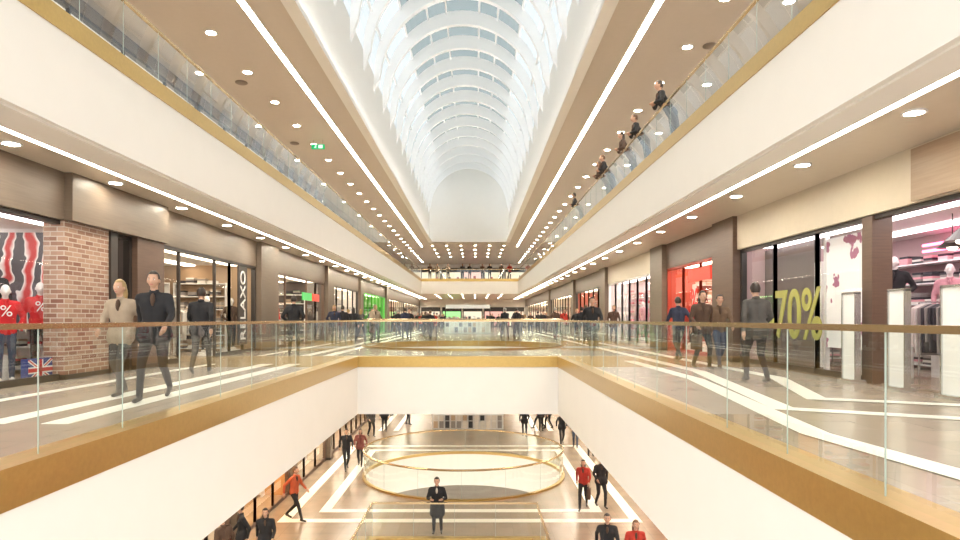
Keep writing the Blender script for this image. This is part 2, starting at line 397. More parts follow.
# vault
hx=(CX1-CX0)/2; cxv=(CX1+CX0)/2; rz=4.25
def vp(t,k=1.0,y=0):
    return (cxv+hx*k*math.cos(t),y,SP+rz*k*math.sin(t))
NS=36
b=MB(); TH=.13
def ki(t):
    return 1-.16*(.45+.55*math.sin(t))
y=-4.0;ribs=[]
while y<VE: ribs.append(y); y+=2.75
for y in ribs:
    for i in range(NS):
        t0=math.pi*i/NS;t1=math.pi*(i+1)/NS
        ya,yb=y-TH,y+TH
        a0=vp(t0,ki(t0),ya);a1=vp(t1,ki(t1),ya);c0=vp(t0,1,ya);c1=vp(t1,1,ya)
        A0=vp(t0,ki(t0),yb);A1=vp(t1,ki(t1),yb);C0=vp(t0,1,yb);C1=vp(t1,1,yb)
        b.poly([a0,c0,c1,a1],vaultw); b.poly([A1,C1,C0,A0],vaultw); b.poly([a0,a1,A1,A0],vaultw)
    k0=ki(0)
    for s_ in(-1,1):
        x=cxv+s_*hx; xi=cxv+s_*hx*k0
        o=len(b.v); b.v+=[(x,y-TH,SP),(xi,y-TH,SP),(x,y-TH,SP-.8),(x,y+TH,SP),(xi,y+TH,SP),(x,y+TH,SP-.8)]
        k=b.mi(vaultw)
        for q in((0,2,1),(3,4,5),(1,2,5,4)): b.f.append(tuple(o+w for w in q)); b.m.append(k)
    for dy in(1.375,):
        for i in range(NS):
            t0=math.pi*i/NS;t1=math.pi*(i+1)/NS
            b.poly([vp(t0,.985,y+dy-.03),vp(t0,.985,y+dy+.03),vp(t1,.985,y+dy+.03),vp(t1,.985,y+dy-.03)],vaultw)
for deg in(22,45,64,78,102,116,135,158):
    t=math.radians(deg);w=.01
    b.poly([vp(t-w,.975,-4),vp(t+w,.975,-4),vp(t+w,.975,VE),vp(t-w,.975,VE)],vaultw)
    b.poly([vp(t+w,.975,-4),vp(t+w,1,-4),vp(t+w,1,VE),vp(t+w,.975,VE)],vaultw)
    b.poly([vp(t-w,.975,-4),vp(t-w,1,-4),vp(t-w,1,VE),vp(t-w,.975,VE)],vaultw)
b.finish('vault_ribs')
b=MB()
for i in range(NS):
    t0=math.pi*i/NS;t1=math.pi*(i+1)/NS
    d=abs(math.degrees((t0+t1)/2)-90)
    m=roofglass if d<45 else roofclear
    b.poly([vp(t0,1,Y0),vp(t1,1,Y0),vp(t1,1,VE),vp(t0,1,VE)],m)
b.finish('window_1')
b=MB()
pts=[vp(math.pi*i/NS,1,VE) for i in range(NS+1)]
b.poly(pts+[(CX0,VE,UC),(CX1,VE,UC)],white)
b.finish('wall_back')
# ---------------------------------------------------------------- goods
pal=[mat('cloth_%d'%i,c,.8) for i,c in enumerate([(.75,.72,.68),(.05,.05,.06),(.5,.05,.06),(.12,.15,.3),(.55,.42,.3),(.8,.4,.45),(.25,.3,.22),(.3,.28,.27)])]
def rack(mb,x,y0,y1,z,cols,s=1):
    mb.tube((x,y0,z+1.45),(x,y1,z+1.45),.015,.015,chrome,6)
    for yy in(y0,y1):
        mb.tube((x,yy,z),(x,yy,z+1.46),.015,.015,chrome,6); mb.box(x-.22,x+.22,yy-.02,yy+.02,z,z+.03,chrome)
    y=y0+.1
    while y<y1-.08:
        m=random.choice(cols);l=random.uniform(.65,.95);t=.025
        o=len(mb.v)
        mb.v+=[(x-.05,y-t*.6,z+1.42),(x+.05,y-t*.6,z+1.42),(x+.22,y-t,z+1.34),(x+.2,y-t,z+1.4-l),(x-.2,y-t,z+1.4-l),(x-.22,y-t,z+1.34)]
        mb.v+=[(a,b_+2*t,c) for a,b_,c in mb.v[o:o+6]]
        k=mb.mi(m)
        mb.f.append(tuple(o+5-i for i in range(6)));mb.m.append(k);mb.f.append(tuple(o+6+i for i in range(6)));mb.m.append(k)
        for i in range(6): mb.f.append((o+i,o+(i+1)%6,o+6+(i+1)%6,o+6+i));mb.m.append(k)
        y+=random.uniform(.07,.12)
def shelves(mb,x,sgn,y0,y1,z,cols,board,hh=2.4,dep=.4):
    for zz in np.arange(.1,hh,.45):
        mb.box(x,x-sgn*dep,y0,y1,z+zz,z+zz+.03,board)
        y=y0+.1
        while y<y1-.35:
            k=random.randint(2,5)
            for q in range(k):
                mb.box(x-sgn*.05,x-sgn*(dep-.04),y,y+.28,z+zz+.03+q*.05,z+zz+.03+q*.05+.045,random.choice(cols))
            y+=random.uniform(.33,.6)
    for yy in(y0,y1): mb.box(x,x-sgn*dep,yy-.02,yy+.02,z,z+hh,board)
def xshelves(mb,y,x0,x1,z,cols,board,hh=2.4,dep=.35):
    for zz in np.arange(.1,hh,.45):
        mb.box(x0,x1,y-dep,y,z+zz,z+zz+.03,board)
        x=x0+.08
        while x<x1-.32:
            for q in range(random.randint(2,5)):
                mb.box(x,x+.28,y-dep+.03,y-.04,z+zz+.03+q*.05,z+zz+.075+q*.05,random.choice(cols))
            x+=random.uniform(.33,.5)
    for xx in(x0,x1): mb.box(xx-.02,xx+.02,y-dep,y,z,z+hh,board)
def shop(sgn,wx,z,y0,y1,frame,back,gcol,gs,cols,door=None,head=3.0,dep=3.2,top=3.9,header=None,mull=1.6,goods=True,glassm=None,floorr=None,hproj=.05):
    e=empty('storefront',(0,0,0))
    gs=gs*1.6
    b=MB(); xb=wx+sgn*dep
    bm=mat('shop_back_%s'%back[0],back[1],.7)
    gl=emis('shop_glow_%.2f_%.2f_%.2f_%.1f'%(*gcol,gs),gcol,gs)
    b.box(xb,xb+sgn*.1,y0,y1,z,z+head+.1,bm)
    b.box(wx+sgn*.12,xb,y0+.01,y0+.06,z,z+head+.1,bm); b.box(wx+sgn*.12,xb,y1-.06,y1-.01,z,z+head+.1,bm)
    b.box(wx+sgn*.1,xb,y0,y1,z-.02,z+.012,floorr or floorm)
    b.box(wx+sgn*.1,xb,y0,y1,z+head+.04,z+head+.1,mat('shop_ceiling',(.8,.78,.75),.6))
    for xx in(.6,2.2):
        b.box(wx+sgn*(xx-.2),wx+sgn*(xx+.2),y0+.3,y1-.3,z+head+.0,z+head+.035,gl)
    b.finish('interior',parent=e)
    b=MB()
    b.box(wx-sgn*hproj,wx+sgn*.15,y0,y1,z+head,z+top,header or brownp)
    b.box(wx-sgn*.02,wx+sgn*.12,y0,y1,z+head-.08,z+head,frame)
    b.box(wx-sgn*.02,wx+sgn*.12,y0,y0+.1,z,z+head,frame); b.box(wx-sgn*.02,wx+sgn*.12,y1-.1,y1,z,z+head,frame)
    n=max(1,round((y1-y0)/mull))
    ys=[y0+(y1-y0)*i/n for i in range(n+1)]
    for i in range(n):
        a,c=ys[i],ys[i+1]
        if door and a<(door[1]-.01) and c>(door[0]+.01): continue
        b.box(wx,wx+sgn*.08,a-.03,a+.03,z,z+head,frame);b.box(wx,wx+sgn*.08,c-.03,c+.03,z,z+head,frame)
        b.box(wx,wx+sgn*.08,a,c,z,z+.12,frame)
        b.poly([(wx+sgn*.04,a,z+.12),(wx+sgn*.04,c,z+.12),(wx+sgn*.04,c,z+head),(wx+sgn*.04,a,z+head)],glassm or shopglass)
    b.finish('shopfront_frame',parent=e)
    if goods:
        b=MB(); L=y1-y0
        shelves(b,xb,sgn,y0+.5,y0+L*.45,z+.012,cols,whitepl); shelves(b,xb,sgn,y0+L*.55,y1-.5,z+.012,cols,whitepl)
        xa,xc=sorted((wx+sgn*.9,xb-sgn*.5)); xshelves(b,y1-.07,xa,xc,z+.012,cols,whitepl)
        b.finish('display_shelves',parent=e)
        b=MB()
        for k in range(max(1,int(L//3))):
            yy=y0+.8+k*3
            rack(b,wx+sgn*1.5,yy,min(yy+1.6,y1-.6),z+.012,cols)
        b.finish('clothes_racks',parent=e)
    return e
def pier(sgn,wx,z,y0,y1,m,proj=.22,top=3.9):
    b=MB(); b.box(wx-sgn*proj,wx+sgn*.3,y0,y1,z,z+top-.002,m); 
    b.box(wx-sgn*(proj+.01),wx+sgn*.2,y0-.005,y1+.005,z,z+.1,darkm); b.finish('wall_pier')
WG=(1,.82,.6);CG=(1,.96,.92);RG=(1,.35,.25);GG=(.45,1,.35)
DK=('dark',(.10,.08,.075));CRM=('cream',(.7,.6,.47));REDB=('red',(.5,.08,.05));GRN=('green',(.2,.5,.12));WHT=('white',(.85,.82,.8));PNK=('rose',(.5,.35,.36));TNB=('tan',(.4,.28,.18))
# left mid
shop(-1,WL,0,4.5,13.44,darkm,WHT,CG,3.2,[pal[0],pal[2],pal[1],pal[4]],hproj=.1,mull=2.9)
pier(-1,WL,0,12.0,13.45,brick,.1,3.0); b=MB(); b.box(WL+.25,WL-.3,12.0,15.75,3.0,3.898,brownp); b.finish('trim_1')
pier(-1,WL,0,13.45,13.7,darkm,.15,3.0); pier(-1,WL,0,14.5,15.75,darkwood,.15,3.0)
shop(-1,WL,0,13.7,14.5,darkm,DK,WG,4,[pal[1],pal[4]],door=(13.7,14.5),goods=False,top=3.02)
shop(-1,WL,0,15.75,22.7,darkm,TNB,WG,4.2,[pal[1],pal[0],pal[7],pal[4]],door=(17.5,18.5),mull=1.1)
pier(-1,WL,0,22.7,24.7,brownp)
shop(-1,WL,0,24.7,33,darkwood,DK,WG,5,[pal[1],pal[7],pal[6],pal[4]],door=(28,29))
pier(-1,WL,0,33,34.5,brownp)
shop(-1,WL,0,34.5,42.5,darkm,WHT,WG,6,[pal[0],pal[3]])
pier(-1,WL,0,42.5,43.5,brownp)
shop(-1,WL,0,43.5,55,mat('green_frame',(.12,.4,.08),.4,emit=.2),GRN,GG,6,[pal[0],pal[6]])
pier(-1,WL,0,55,56.5,brownp)
shop(-1,WL,0,56.5,70,darkm,CRM,WG,7,[pal[2],pal[0]]); shop(-1,WL,0,70,90,darkm,CRM,WG,7,[pal[2],pal[0]])
# right mid
shop(1,WR,0,4.0,17.1,darkm,PNK,(1,.9,.88),3.2,[pal[0],pal[1],pal[0],pal[5],pal[7],pal[1]],door=(7.8,11.4),header=beigep,hproj=.1,mull=1.87)
b=MB(); b.box(WR-.16,WR-.1,4,10.2,3.02,3.85,lightwood); b.finish('trim_2')
b=MB(); b.box(WR-.06,WR+.3,11.35,11.65,0,2.99,darkwood); b.box(WR+.6,WR+.68,14.4,17.0,.0,2.95,mat('greige_panel',(.16,.13,.13),.5)); b.finish('wall_partition')
pier(1,WR,0,17.1,18.6,darkwood)
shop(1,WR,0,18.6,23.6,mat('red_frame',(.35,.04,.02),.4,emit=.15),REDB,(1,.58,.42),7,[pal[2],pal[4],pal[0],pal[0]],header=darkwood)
pier(1,WR,0,23.6,25.2,brownp)
shop(1,WR,0,25.2,34,whitepl,WHT,(1,.78,.76),5,[pal[5],pal[0],pal[2]],header=beigep)
pier(1,WR,0,34,35.5,brownp)
shop(1,WR,0,35.5,45,darkm,REDB,WG,6,[pal[2],pal[0]]); pier(1,WR,0,45,46,brownp)
shop(1,WR,0,46,60,darkm,CRM,WG,7,[pal[2],pal[0],pal[4]]); pier(1,WR,0,60,61,brownp); shop(1,WR,0,61,90,darkm,CRM,WG,7,[pal[2],pal[0],pal[4]],mull=3)
# upper level
for a,c in((-6,8),(8,22),(22,36),(36,50),(50,64),(64,90)):
    shop(-1,UWL,H,a,c,darkm,CRM,CG,5,pal,goods=False,top=3.33,mull=2.3); shop(1,UWR,H,a,c,darkm,WHT,CG,5,pal,goods=False,top=3.33,mull=2.3)
# lower level
LWL,LWR=-7.05,6.4
AMB=('amber',(.65,.34,.12))
for a,c,bk,g in((8,14.8,CRM,WG),(15.3,18.4,CRM,WG),(18.8,24.2,AMB,(1,.62,.28)),(24.6,30.2,CRM,WG),(30.6,42.6,TNB,WG),(43,60,WHT,WG),(60.4,90,CRM,WG)):
    shop(-1,LWL,-H,a,c,darkwood,bk,g,9,pal)
for a,c,bk,g in((8,14.8,CRM,WG),(15.3,22,REDB,(1,.6,.45)),(22.4,30.2,CRM,WG),(30.6,42.6,TNB,WG),(43,60,WHT,WG),(60.4,90,CRM,WG)):
    shop(1,LWR,-H,a,c,darkwood,bk,g,9,pal)
for a,c in((14.8,15.3),(18.4,18.8),(24.2,24.6),(30.2,30.6),(42.6,43),(60,60.4)): pier(-1,LWL,-H,a,c,brownp)
for a,c in((14.8,15.3),(22,22.4),(30.2,30.6),(42.6,43),(60,60.4)): pier(1,LWR,-H,a,c,brownp)
# end walls
b=MB(); b.box(UWL-3,UWR+3,YE,YE+.2,-11,UC,white); b.finish('wall_back')
b=MB()
for z,cols in((0,[WG,GG,WG,(1,.5,.4),WG]),(H,[WG,WG,(1,.6,.5),WG,WG]),(-H,[WG,WG,WG,WG,WG])):
    for i,c in enumerate(cols):
        x0=-7.6+i*2.95
        b.box(x0,x0+2.7,YE-.1,YE,z+.02,z+2.8,darkm)
        b.box(x0+.1,x0+2.6,YE-.12,YE-.1,z+.2,z+2.2,emis('end_glow_%d_%d'%(z,i),c,.9))
        for k in range(4): b.box(x0+.25+k*.6,x0+.6+k*.6,YE-.2,YE-.12,z+.2,z+.8+random.random(),random.choice(pal))
b.finish('storefront')
# kiosk
def kiosk(x0,x1,y0,y1,z):
    b=MB(); b.box(x0,x1,y0,y1,z,z+.95,whitepl); b.box(x0-.05,x1+.05,y0-.05,y1+.05,z+.95,z+1.0,whitepl)
    cs=[pal[0],pal[4],pal[7],pal[1],pal[0]]
    for k in range(int((x1-x0)/.35)):
        x=x0+.1+k*.35
        for j in range(3): b.box(x,x+.2,y0+.1+j*.4,y0+.3+j*.4,z+1.0,z+1.1+random.random()*.35,random.choice(cs))
        b.box(x,x+.25,y0-.08,y0,z+.1,z+.5,random.choice(cs));b.box(x,x+.25,y0-.08,y0,z+.55,z+.85,random.choice(cs))
    for x in(x0,x1): b.tube((x,y1,z),(x,y1,z+2.3),.04,.04,darkm)
    b.box(x0,x1,y1-.05,y1+.05,z+2.0,z+2.3,whitepl)
    b.finish('market_kiosk')
kiosk(-2.6,1.7,38.5,40.5,-H)
kiosk(-2.4,1.2,50,52,0)
# posters / signs
pz=postermat('poster_white_art',(.82,.79,.78),(.35,.12,.2),1.3,.8,em=.3)
b=MB(); b.box(WR+.42,WR+.47,11.75,13.7,.55,2.85,pz); b.box(WR+.4,WR+.49,11.67,11.75,.0,2.9,whitepl); b.box(WR+.4,WR+.49,13.7,13.78,.0,2.9,whitepl); b.finish('window_poster')
b=MB(); b.box(WR+.42,WR+.47,13.9,14.2,.1,2.4,whitepl); b.finish('display_panel')
pz2=postermat('poster_snow_art',(.8,.78,.74),(.08,.07,.08),.9,.6,em=.15,acc=(.5,.04,.04))
b=MB(); b.box(-10.2,-8.15,12.95,12.98,.9,2.9,pz2); b.tube((-8.3,12.96,2.9),(-8.3,12.96,3.02),.01,.01,chrome); b.tube((-9.9,12.96,2.9),(-9.9,12.96,3.02),.01,.01,chrome); b.finish('window_poster')
yel=mat('olive_vinyl',(.34,.33,.08),.4,emit=.12)
red=mat('red_vinyl',(.7,.03,.03),.4,emit=.2)
def MR(x,y,z):
    return Matrix.Translation((x,y,z))@Matrix(((0,0,-1,0),(-1,0,0,0),(0,1,0,0),(0,0,0,1)))
def ML(x,y,z):
    return Matrix.Translation((x,y,z))@Matrix(((0,0,1,0),(1,0,0,0),(0,1,0,0),(0,0,0,1)))
text('-70%',1.55,yel,'sale_sign_70_percent',M=MR(WR-.04,14.25,1.2)@Matrix.Diagonal((.8,1,1,1)),offset=.012)
text('-70%',1.1,yel,'sale_sign_70_percent',M=MR(WR+.7,8.95,1.9),offset=.01)
e=empty('shop_banner',(0,0,0)); b=MB(); b.box(WL+.03,WL+.07,20.9,21.7,.3,2.9,darkm); b.finish('panel',parent=e)
text('RELAXO',.62,whitepl,'lettering',parent=e,M=ML(WL+.08,21.3,1.6)@Matrix.Rotation(math.radians(90),4,'Z'))
text('%',1.1,red,'percent_sign',M=MR(WR-.06,20.6,1.7)); 
b=MB(); b.box(WL+.05,WL+.1,28.6,30.2,2.0,2.35,mat('green_sign',(.05,.4,.1),.4,emit=.5)); b.box(WL+.05,WL+.1,30.4,31.6,2.0,2.35,mat('red_sign',(.6,.05,.03),.4,emit=.5)); b.finish('shop_light_sign')
b=MB(); b.box(WR-.12,WR-.06,19.0,21.0,2.35,2.75,mat('red_sign',(.6,.05,.03),.4,emit=.5)); b.finish('shop_light_sign')
b=MB()
for x,y in((7.9,10.4),(8.5,11.4),(8.0,8.9)):
    b.tube((x,y,2.6),(x,y,3.03),.01,.01,darkm,6); b.tube((x,y,2.42),(x,y,2.62),.24,.04,darkm,20); b.sph((x,y,2.42),(.08,.08,.05),emis('bulb',(1,.85,.65),12),10,6)
b.finish('pendant_lamps')
b=MB(); b.tube((9.8,9,2.62),(9.8,14,2.62),.03,.03,emis('pink_neon',(1,.15,.35),5),8); b.tube((9.8,9,2.75),(9.8,14,2.75),.03,.03,emis('pink_neon',(1,.15,.35),5),8); b.finish('neon_tubes')
# union flag display box
b=MB(); blu=mat('flag_blue',(.02,.05,.25),.5); rf=mat('flag_red',(.6,.02,.03),.5); wf=mat('flag_white',(.85,.85,.85),.5)
ya,yb,za,zb=11.35,12.0,.03,.42
b.box(-8.06,-7.93,ya,yb,.012,.43,blu)
xf=-7.928
def fp(pts,m,d): b.poly([(xf+d,p[0],p[1]) for p in pts],m)
ym=(ya+yb)/2; zm=(za+zb)/2
fp([(ya,za),(ya+.06,za),(yb,zb-.04),(yb,zb),(yb-.06,zb),(ya,za+.04)],wf,.0); fp([(ya,zb),(ya,zb-.04),(yb-.06,za),(yb,za),(yb,za+.04),(ya+.06,zb)],wf,.0005)
fp([(ya,za),(ya+.025,za),(yb,zb-.015),(yb,zb),(yb-.025,zb),(ya,za+.015)],rf,.001); fp([(ya,zb),(ya,zb-.015),(yb-.025,za),(yb,za),(yb,za+.015),(ya+.025,zb)],rf,.0015)
fp([(ym-.07,za),(ym+.07,za),(ym+.07,zb),(ym-.07,zb)],wf,.002);fp([(ya,zm-.06),(yb,zm-.06),(yb,zm+.06),(ya,zm+.06)],wf,.002)
fp([(ym-.04,za),(ym+.04,za),(ym+.04,zb),(ym-.04,zb)],rf,.003);fp([(ya,zm-.035),(yb,zm-.035),(yb,zm+.035),(ya,zm+.035)],rf,.003)
b.finish('union_flag_box')
# security gates
for y in(11.67,10.35,9.15):
    b=MB(); b.box(6.72,7.0,y-.22,y+.22,0,.06,chrome); b.box(6.82,6.88,y-.2,y+.2,.06,1.6,whitepl); b.box(6.8,6.9,y-.22,y-.19,.06,1.62,chrome); b.box(6.8,6.9,y+.19,y+.22,.06,1.62,chrome); b.box(6.8,6.9,y-.22,y+.22,1.6,1.64,chrome)
    b.finish('security_gate')
# ---------------------------------------------------------------- people
POSES={
 'stand':dict(kn=[(.1,.02,.5),(-.1,.03,.5)],an=[(.11,-.01,.09),(-.11,.02,.09)],el=[(.26,-.05,1.14),(-.26,-.05,1.14)],wr=[(.25,.06,.9),(-.25,.06,.9)],ln=0),
 'walk':dict(kn=[(.1,.24,.52),(-.1,.0,.48)],an=[(.09,.36,.10),(-.09,-.34,.16)],el=[(.25,-.2,1.17),(-.25,.12,1.16)],wr=[(.25,-.22,.92),(-.22,.32,1.0)],ln=.03),
 'walk2':dict(kn=[(.1,.06,.49),(-.1,.2,.53)],an=[(.1,-.2,.12),(-.09,.2,.10)],el=[(.27,.04,1.15),(-.27,-.12,1.16)],wr=[(.22,.22,1.0),(-.26,-.08,.91)],ln=.02),
 'pocket':dict(kn=[(.1,.1,.5),(-.1,.02,.5)],an=[(.1,.1,.09),(-.11,-.06,.09)],el=[(.3,-.1,1.15),(-.3,-.1,1.15)],wr=[(.2,.1,1.0),(-.2,.1,1.0)],ln=0),
 'lean':dict(kn=[(.1,-.06,.49),(-.1,-.1,.5)],an=[(.11,-.16,.09),(-.11,-.22,.09)],el=[(.27,.16,1.13),(-.27,.16,1.13)],wr=[(.17,.36,1.15),(-.17,.36,1.15)],ln=.16),
 'lean2':dict(kn=[(.1,-.05,.49),(-.1,-.1,.5)],an=[(.11,-.16,.09),(-.11,-.22,.09)],el=[(.3,.36,1.16),(-.3,.36,1.16)],wr=[(.1,.46,1.17),(-.1,.48,1.18)],ln=.3),
}
BODY={}
def body_geo(pose,coat):
    key=(pose,coat)
    if key in BODY: return BODY[key]
    P=POSES[pose]; ln=P['ln']; V=Vector
    segs=[]
    def sg(a,b_,ra,rb,l): segs.append((V(a),V(b_),ra,rb,l))
    for s_ in(-1,1):
        sg((s_*.07,0,.93),(s_*.055,ln*.4,1.1),.115,.105,'T')
        sg((s_*.055,ln*.4,1.1),(s_*.085,ln,1.31),.105,.112,'T')
        sg((s_*.085,ln,1.31),(s_*.13,ln,1.40),.11,.07,'T')
        sg((s_*.04,ln,1.42),(s_*.175,ln,1.405),.06,.062,'T')
    sg((0,ln,1.42),(0,ln+.01,1.48),.07,.055,'T'); sg((0,ln+.01,1.47),(0,ln+.03,1.58),.052,.05,'S')
    for i,s_ in enumerate((1,-1)):
        sh=(s_*.185,ln,1.40)
        sg(sh,P['el'][i],.064,.05,'T'); sg(P['el'][i],P['wr'][i],.05,.036,'T')
        hp=(s_*.085,0,.92)
        sg(hp,P['kn'][i],.095,.064,'L'); sg(P['kn'][i],P['an'][i],.062,.045,'L')
        a=V(P['an'][i])
        sg((a.x,a.y-.04,a.z-.045),(a.x*1.1,a.y+.16,.035),.04,.034,'F')
    if coat:
        hem={'long':.52,'mid':.78}[coat]
        for s_ in(-1,1):
            k=P['kn'][0 if s_>0 else 1]
            t=(.92-hem)/.42
            hy=k[1]*t
            sg((s_*.08,0,1.0),(s_*.1,hy,hem+.1),.125,.13,'T')
        sg((0,0,1.0),(0,0,hem+.1),.13,.14,'T')
    me=bpy.data.meshes.new('tmp'); bm_=bmesh.new()
    for a,b_,ra,rb,l in segs:
        d=b_-a; L=d.length; q=d.to_track_quat('Z','Y').to_matrix().to_4x4()
        bmesh.ops.create_cone(bm_,cap_ends=True,segments=14,radius1=ra,radius2=rb,depth=L,matrix=Matrix.Translation((a+b_)/2)@q)
        bmesh.ops.create_icosphere(bm_,subdivisions=2,radius=ra,matrix=Matrix.Translation(a))
        bmesh.ops.create_icosphere(bm_,subdivisions=2,radius=rb,matrix=Matrix.Translation(b_))
    bm_.to_mesh(me); bm_.free()
    ob=bpy.data.objects.new('tmp',me); COL.objects.link(ob)
    r=ob.modifiers.new('r','REMESH'); r.mode='VOXEL'; r.voxel_size=.02
    s_=ob.modifiers.new('s','SMOOTH'); s_.iterations=3; s_.factor=.6
    bpy.context.view_layer.update()
    m2=bpy.data.meshes.new_from_object(ob.evaluated_get(bpy.context.evaluated_depsgraph_get()))
    nv=len(m2.vertices); co=np.empty(nv*3); m2.vertices.foreach_get('co',co); co=co.reshape(-1,3)
    co[:,2]=np.maximum(co[:,2],0.0)
    fs=[tuple(p.vertices) for p in m2.polygons]
    fc=np.array([co[list(q)].mean(axis=0) for q in fs])
    best=np.full(len(fs),1e9); lab=np.zeros(len(fs),int); LM={'S':0,'T':2,'L':3,'F':4}
    for a,b_,ra,rb,l in segs:
        a_=np.array(a);d=np.array(b_)-a_; t=np.clip(((fc-a_)@d)/(d@d),0,1)
        dist=np.linalg.norm(fc-(a_+t[:,None]*d),axis=1)-(ra+(rb-ra)*t)
        if l=='S': dist+=.004
        w=dist<best; best[w]=dist[w]; lab[w]=LM[l]
    bpy.data.objects.remove(ob); bpy.data.meshes.remove(m2)
    k=np.sin(co[:,2]*42+co[:,0]*25)*np.sin(co[:,0]*33+co[:,2]*9)*.0035
    msk=(co[:,2]<1.4)
    nrm=co.copy(); nrm[:,2]=0; nn=np.linalg.norm(nrm,axis=1)+1e-6
    co+= (nrm/nn[:,None])*(k*msk)[:,None]
    BODY[key]=(co.tolist(),fs,lab.tolist()); return BODY[key]
slots=[bpy.data.materials.new('slot_%d'%i) for i in range(8)]
FULL={}
def full_geo(pose,coat,hair,bag):
    key=(pose,coat,hair,bag)
    if key in FULL: return FULL[key]
    co,fs,lab=body_geo(pose,coat); P=POSES[pose]; ln=P['ln']
    b=MB(); b.mats=list(slots); b.v=[tuple(c) for c in co]; b.f=list(fs); b.m=list(lab)
    hc=Vector((0,ln+.045,1.635))
    def hf(u,q):
        k=1
        if q.z<0: k=1+.32*q.z*(1 if q.y>-.2 else .6)
        u=Vector((u.x*k,u.y*(1+.12*q.z if q.z<0 and q.y<0 else 1),u.z))
        if q.y>.85 and -.45<q.z<.1: u.y+=.006
        return u
    b.sph(hc,(.076,.096,.118),slots[0],20,14,hf)
    b.sph(hc+Vector((0,.098,-.018)),(.014,.02,.027),slots[0],8,6)
    for s_ in(-1,1):
        b.sph(hc+Vector((s_*.077,-.002,-.01)),(.01,.02,.03),slots[0],8,6)
        b.sph(hc+Vector((s_*.03,.083,.008)),(.014,.01,.009),slots[5],8,6)
        b.sph(hc+Vector((s_*.03,.091,.008)),(.006,.005,.006),slots[1],6,5)
        b.sph(hc+Vector((s_*.03,.088,.027)),(.019,.007,.004),slots[1],8,5)
    b.sph(hc+Vector((0,.086,-.058)),(.024,.008,.008),slots[6],8,5)
    if hair!='none':
        b.sph(hc+Vector((0,-.01,.014)),(.086,.104,.12),slots[1],24,16,lambda u,q:u*(1+.03*math.sin(q.x*17+q.z*11)),keep=lambda q:(q.z>.60) or (q.y<.42 and q.z>.08) or (q.y<-.02 and q.z>-.55))
    if hair=='long':
        b.sph(hc+Vector((0,-.06,-.09)),(.088,.055,.17),slots[1],14,10)
    if hair=='bun':
        b.sph(hc+Vector((0,-.115,.05)),(.045,.04,.045),slots[1],10,8)
    for i,s_ in enumerate((1,-1)):
        w=Vector(P['wr'][i]); d=(w-Vector(P['el'][i])).normalized()
        if pose=='pocket': continue
        side=Vector((0,1,0)) if abs(d.z)>.5 else Vector((-s_,0,0))
        if abs(side.dot(d))>.9: side=Vector((0,1,0))
        side=(side-d*side.dot(d)).normalized(); nrm=d.cross(side)
        b.tube(w,w+d*.045,.028,.034,slots[0],8); b.tube(w+d*.045,w+d*.1,.036,.034,slots[0],8)
        for k,(o,L) in enumerate(((-.027,.062),(-.009,.075),(.009,.08),(.027,.07))):
            p=w+d*.095+side*o; q=p+d*L*.55; cu=nrm*(.012*-s_); r=q+d*L*.4+cu*1.5
            b.tube(p,q,.0095,.0085,slots[0],6); b.tube(q,r,.0085,.006,slots[0],6)
        p=w+d*.03+side*.03; q=p+side*.03+d*.03; b.tube(p,q,.011,.01,slots[0],6); b.tube(q,q+d*.03+side*.004,.01,.007,slots[0],6)
    if bag:
        w=Vector(P['wr'][0 if bag=='r' else 1])
        b.tube(w+Vector((0,-.1,-.22)),w+Vector((0,0,-.08)),.006,.006,slots[7],6);b.tube(w+Vector((0,.1,-.22)),w+Vector((0,0,-.08)),.006,.006,slots[7],6)
        b.box(w.x-.06,w.x+.06,w.y-.17,w.y+.17,w.z-.55,w.z-.22,slots[7])
    b.tube((0,ln,1.455),(0,ln+.012,1.505),.068,.06,slots[2],12)
    b.sph((0,ln+.08,1.37),(.032,.042,.09),slots[7],10,8)
    me=bpy.data.meshes.new('person_base'); me.from_pydata(b.v,[],b.f)
    for m in slots: me.materials.append(m)
    me.polygons.foreach_set('material_index',b.m); me.polygons.foreach_set('use_smooth',[True]*len(b.f)); me.update()
    FULL[key]=me; return me
skinm=[mat('skin_light',(.55,.33,.23),.5),mat('skin_tan',(.4,.23,.15),.5)]
hairm=[mat('hair_dark',(.03,.02,.015),.5),mat('hair_brown',(.12,.06,.03),.5),mat('hair_blond',(.36,.24,.1),.5),mat('hair_grey',(.25,.24,.23),.5)]
eyew=mat('eye_white',(.8,.8,.8),.2); lip=mat('lip',(.5,.18,.16),.5); shoe=mat('shoe_leather',(.03,.025,.02),.4)
def cloth(c): return mat('fabric_%.2f_%.2f_%.2f'%c,c,.85,noise=.15,nscale=12,bump=.15)
BLK=(.015,.015,.018);GRY=(.07,.065,.06);JEAN=(.05,.07,.12);TAN=(.34,.27,.2);REDC=(.38,.03,.02);BRN=(.08,.045,.03);NAV=(.025,.03,.06);WHC=(.55,.5,.45);ORG=(.5,.1,.04)
def person(x,y,z,face,pose='walk',coat=None,hair='short',top=BLK,leg=BLK,h=1.,bag=None,hr=0,name='pedestrian',bagc=BRN,skin=0):
    me=full_geo(pose,coat,hair,bag).copy(); me.name=name
    ms=[skinm[skin],hairm[hr],cloth(top),cloth(leg),shoe,eyew,lip,cloth(bagc)]
    for i,m in enumerate(ms): me.materials[i]=m
    ob=bpy.data.objects.new(name,me); COL.objects.link(ob); ob.location=(x,y,z); ob.rotation_euler=(0,0,math.radians(face)); ob.scale=(h,h,h)
    return ob
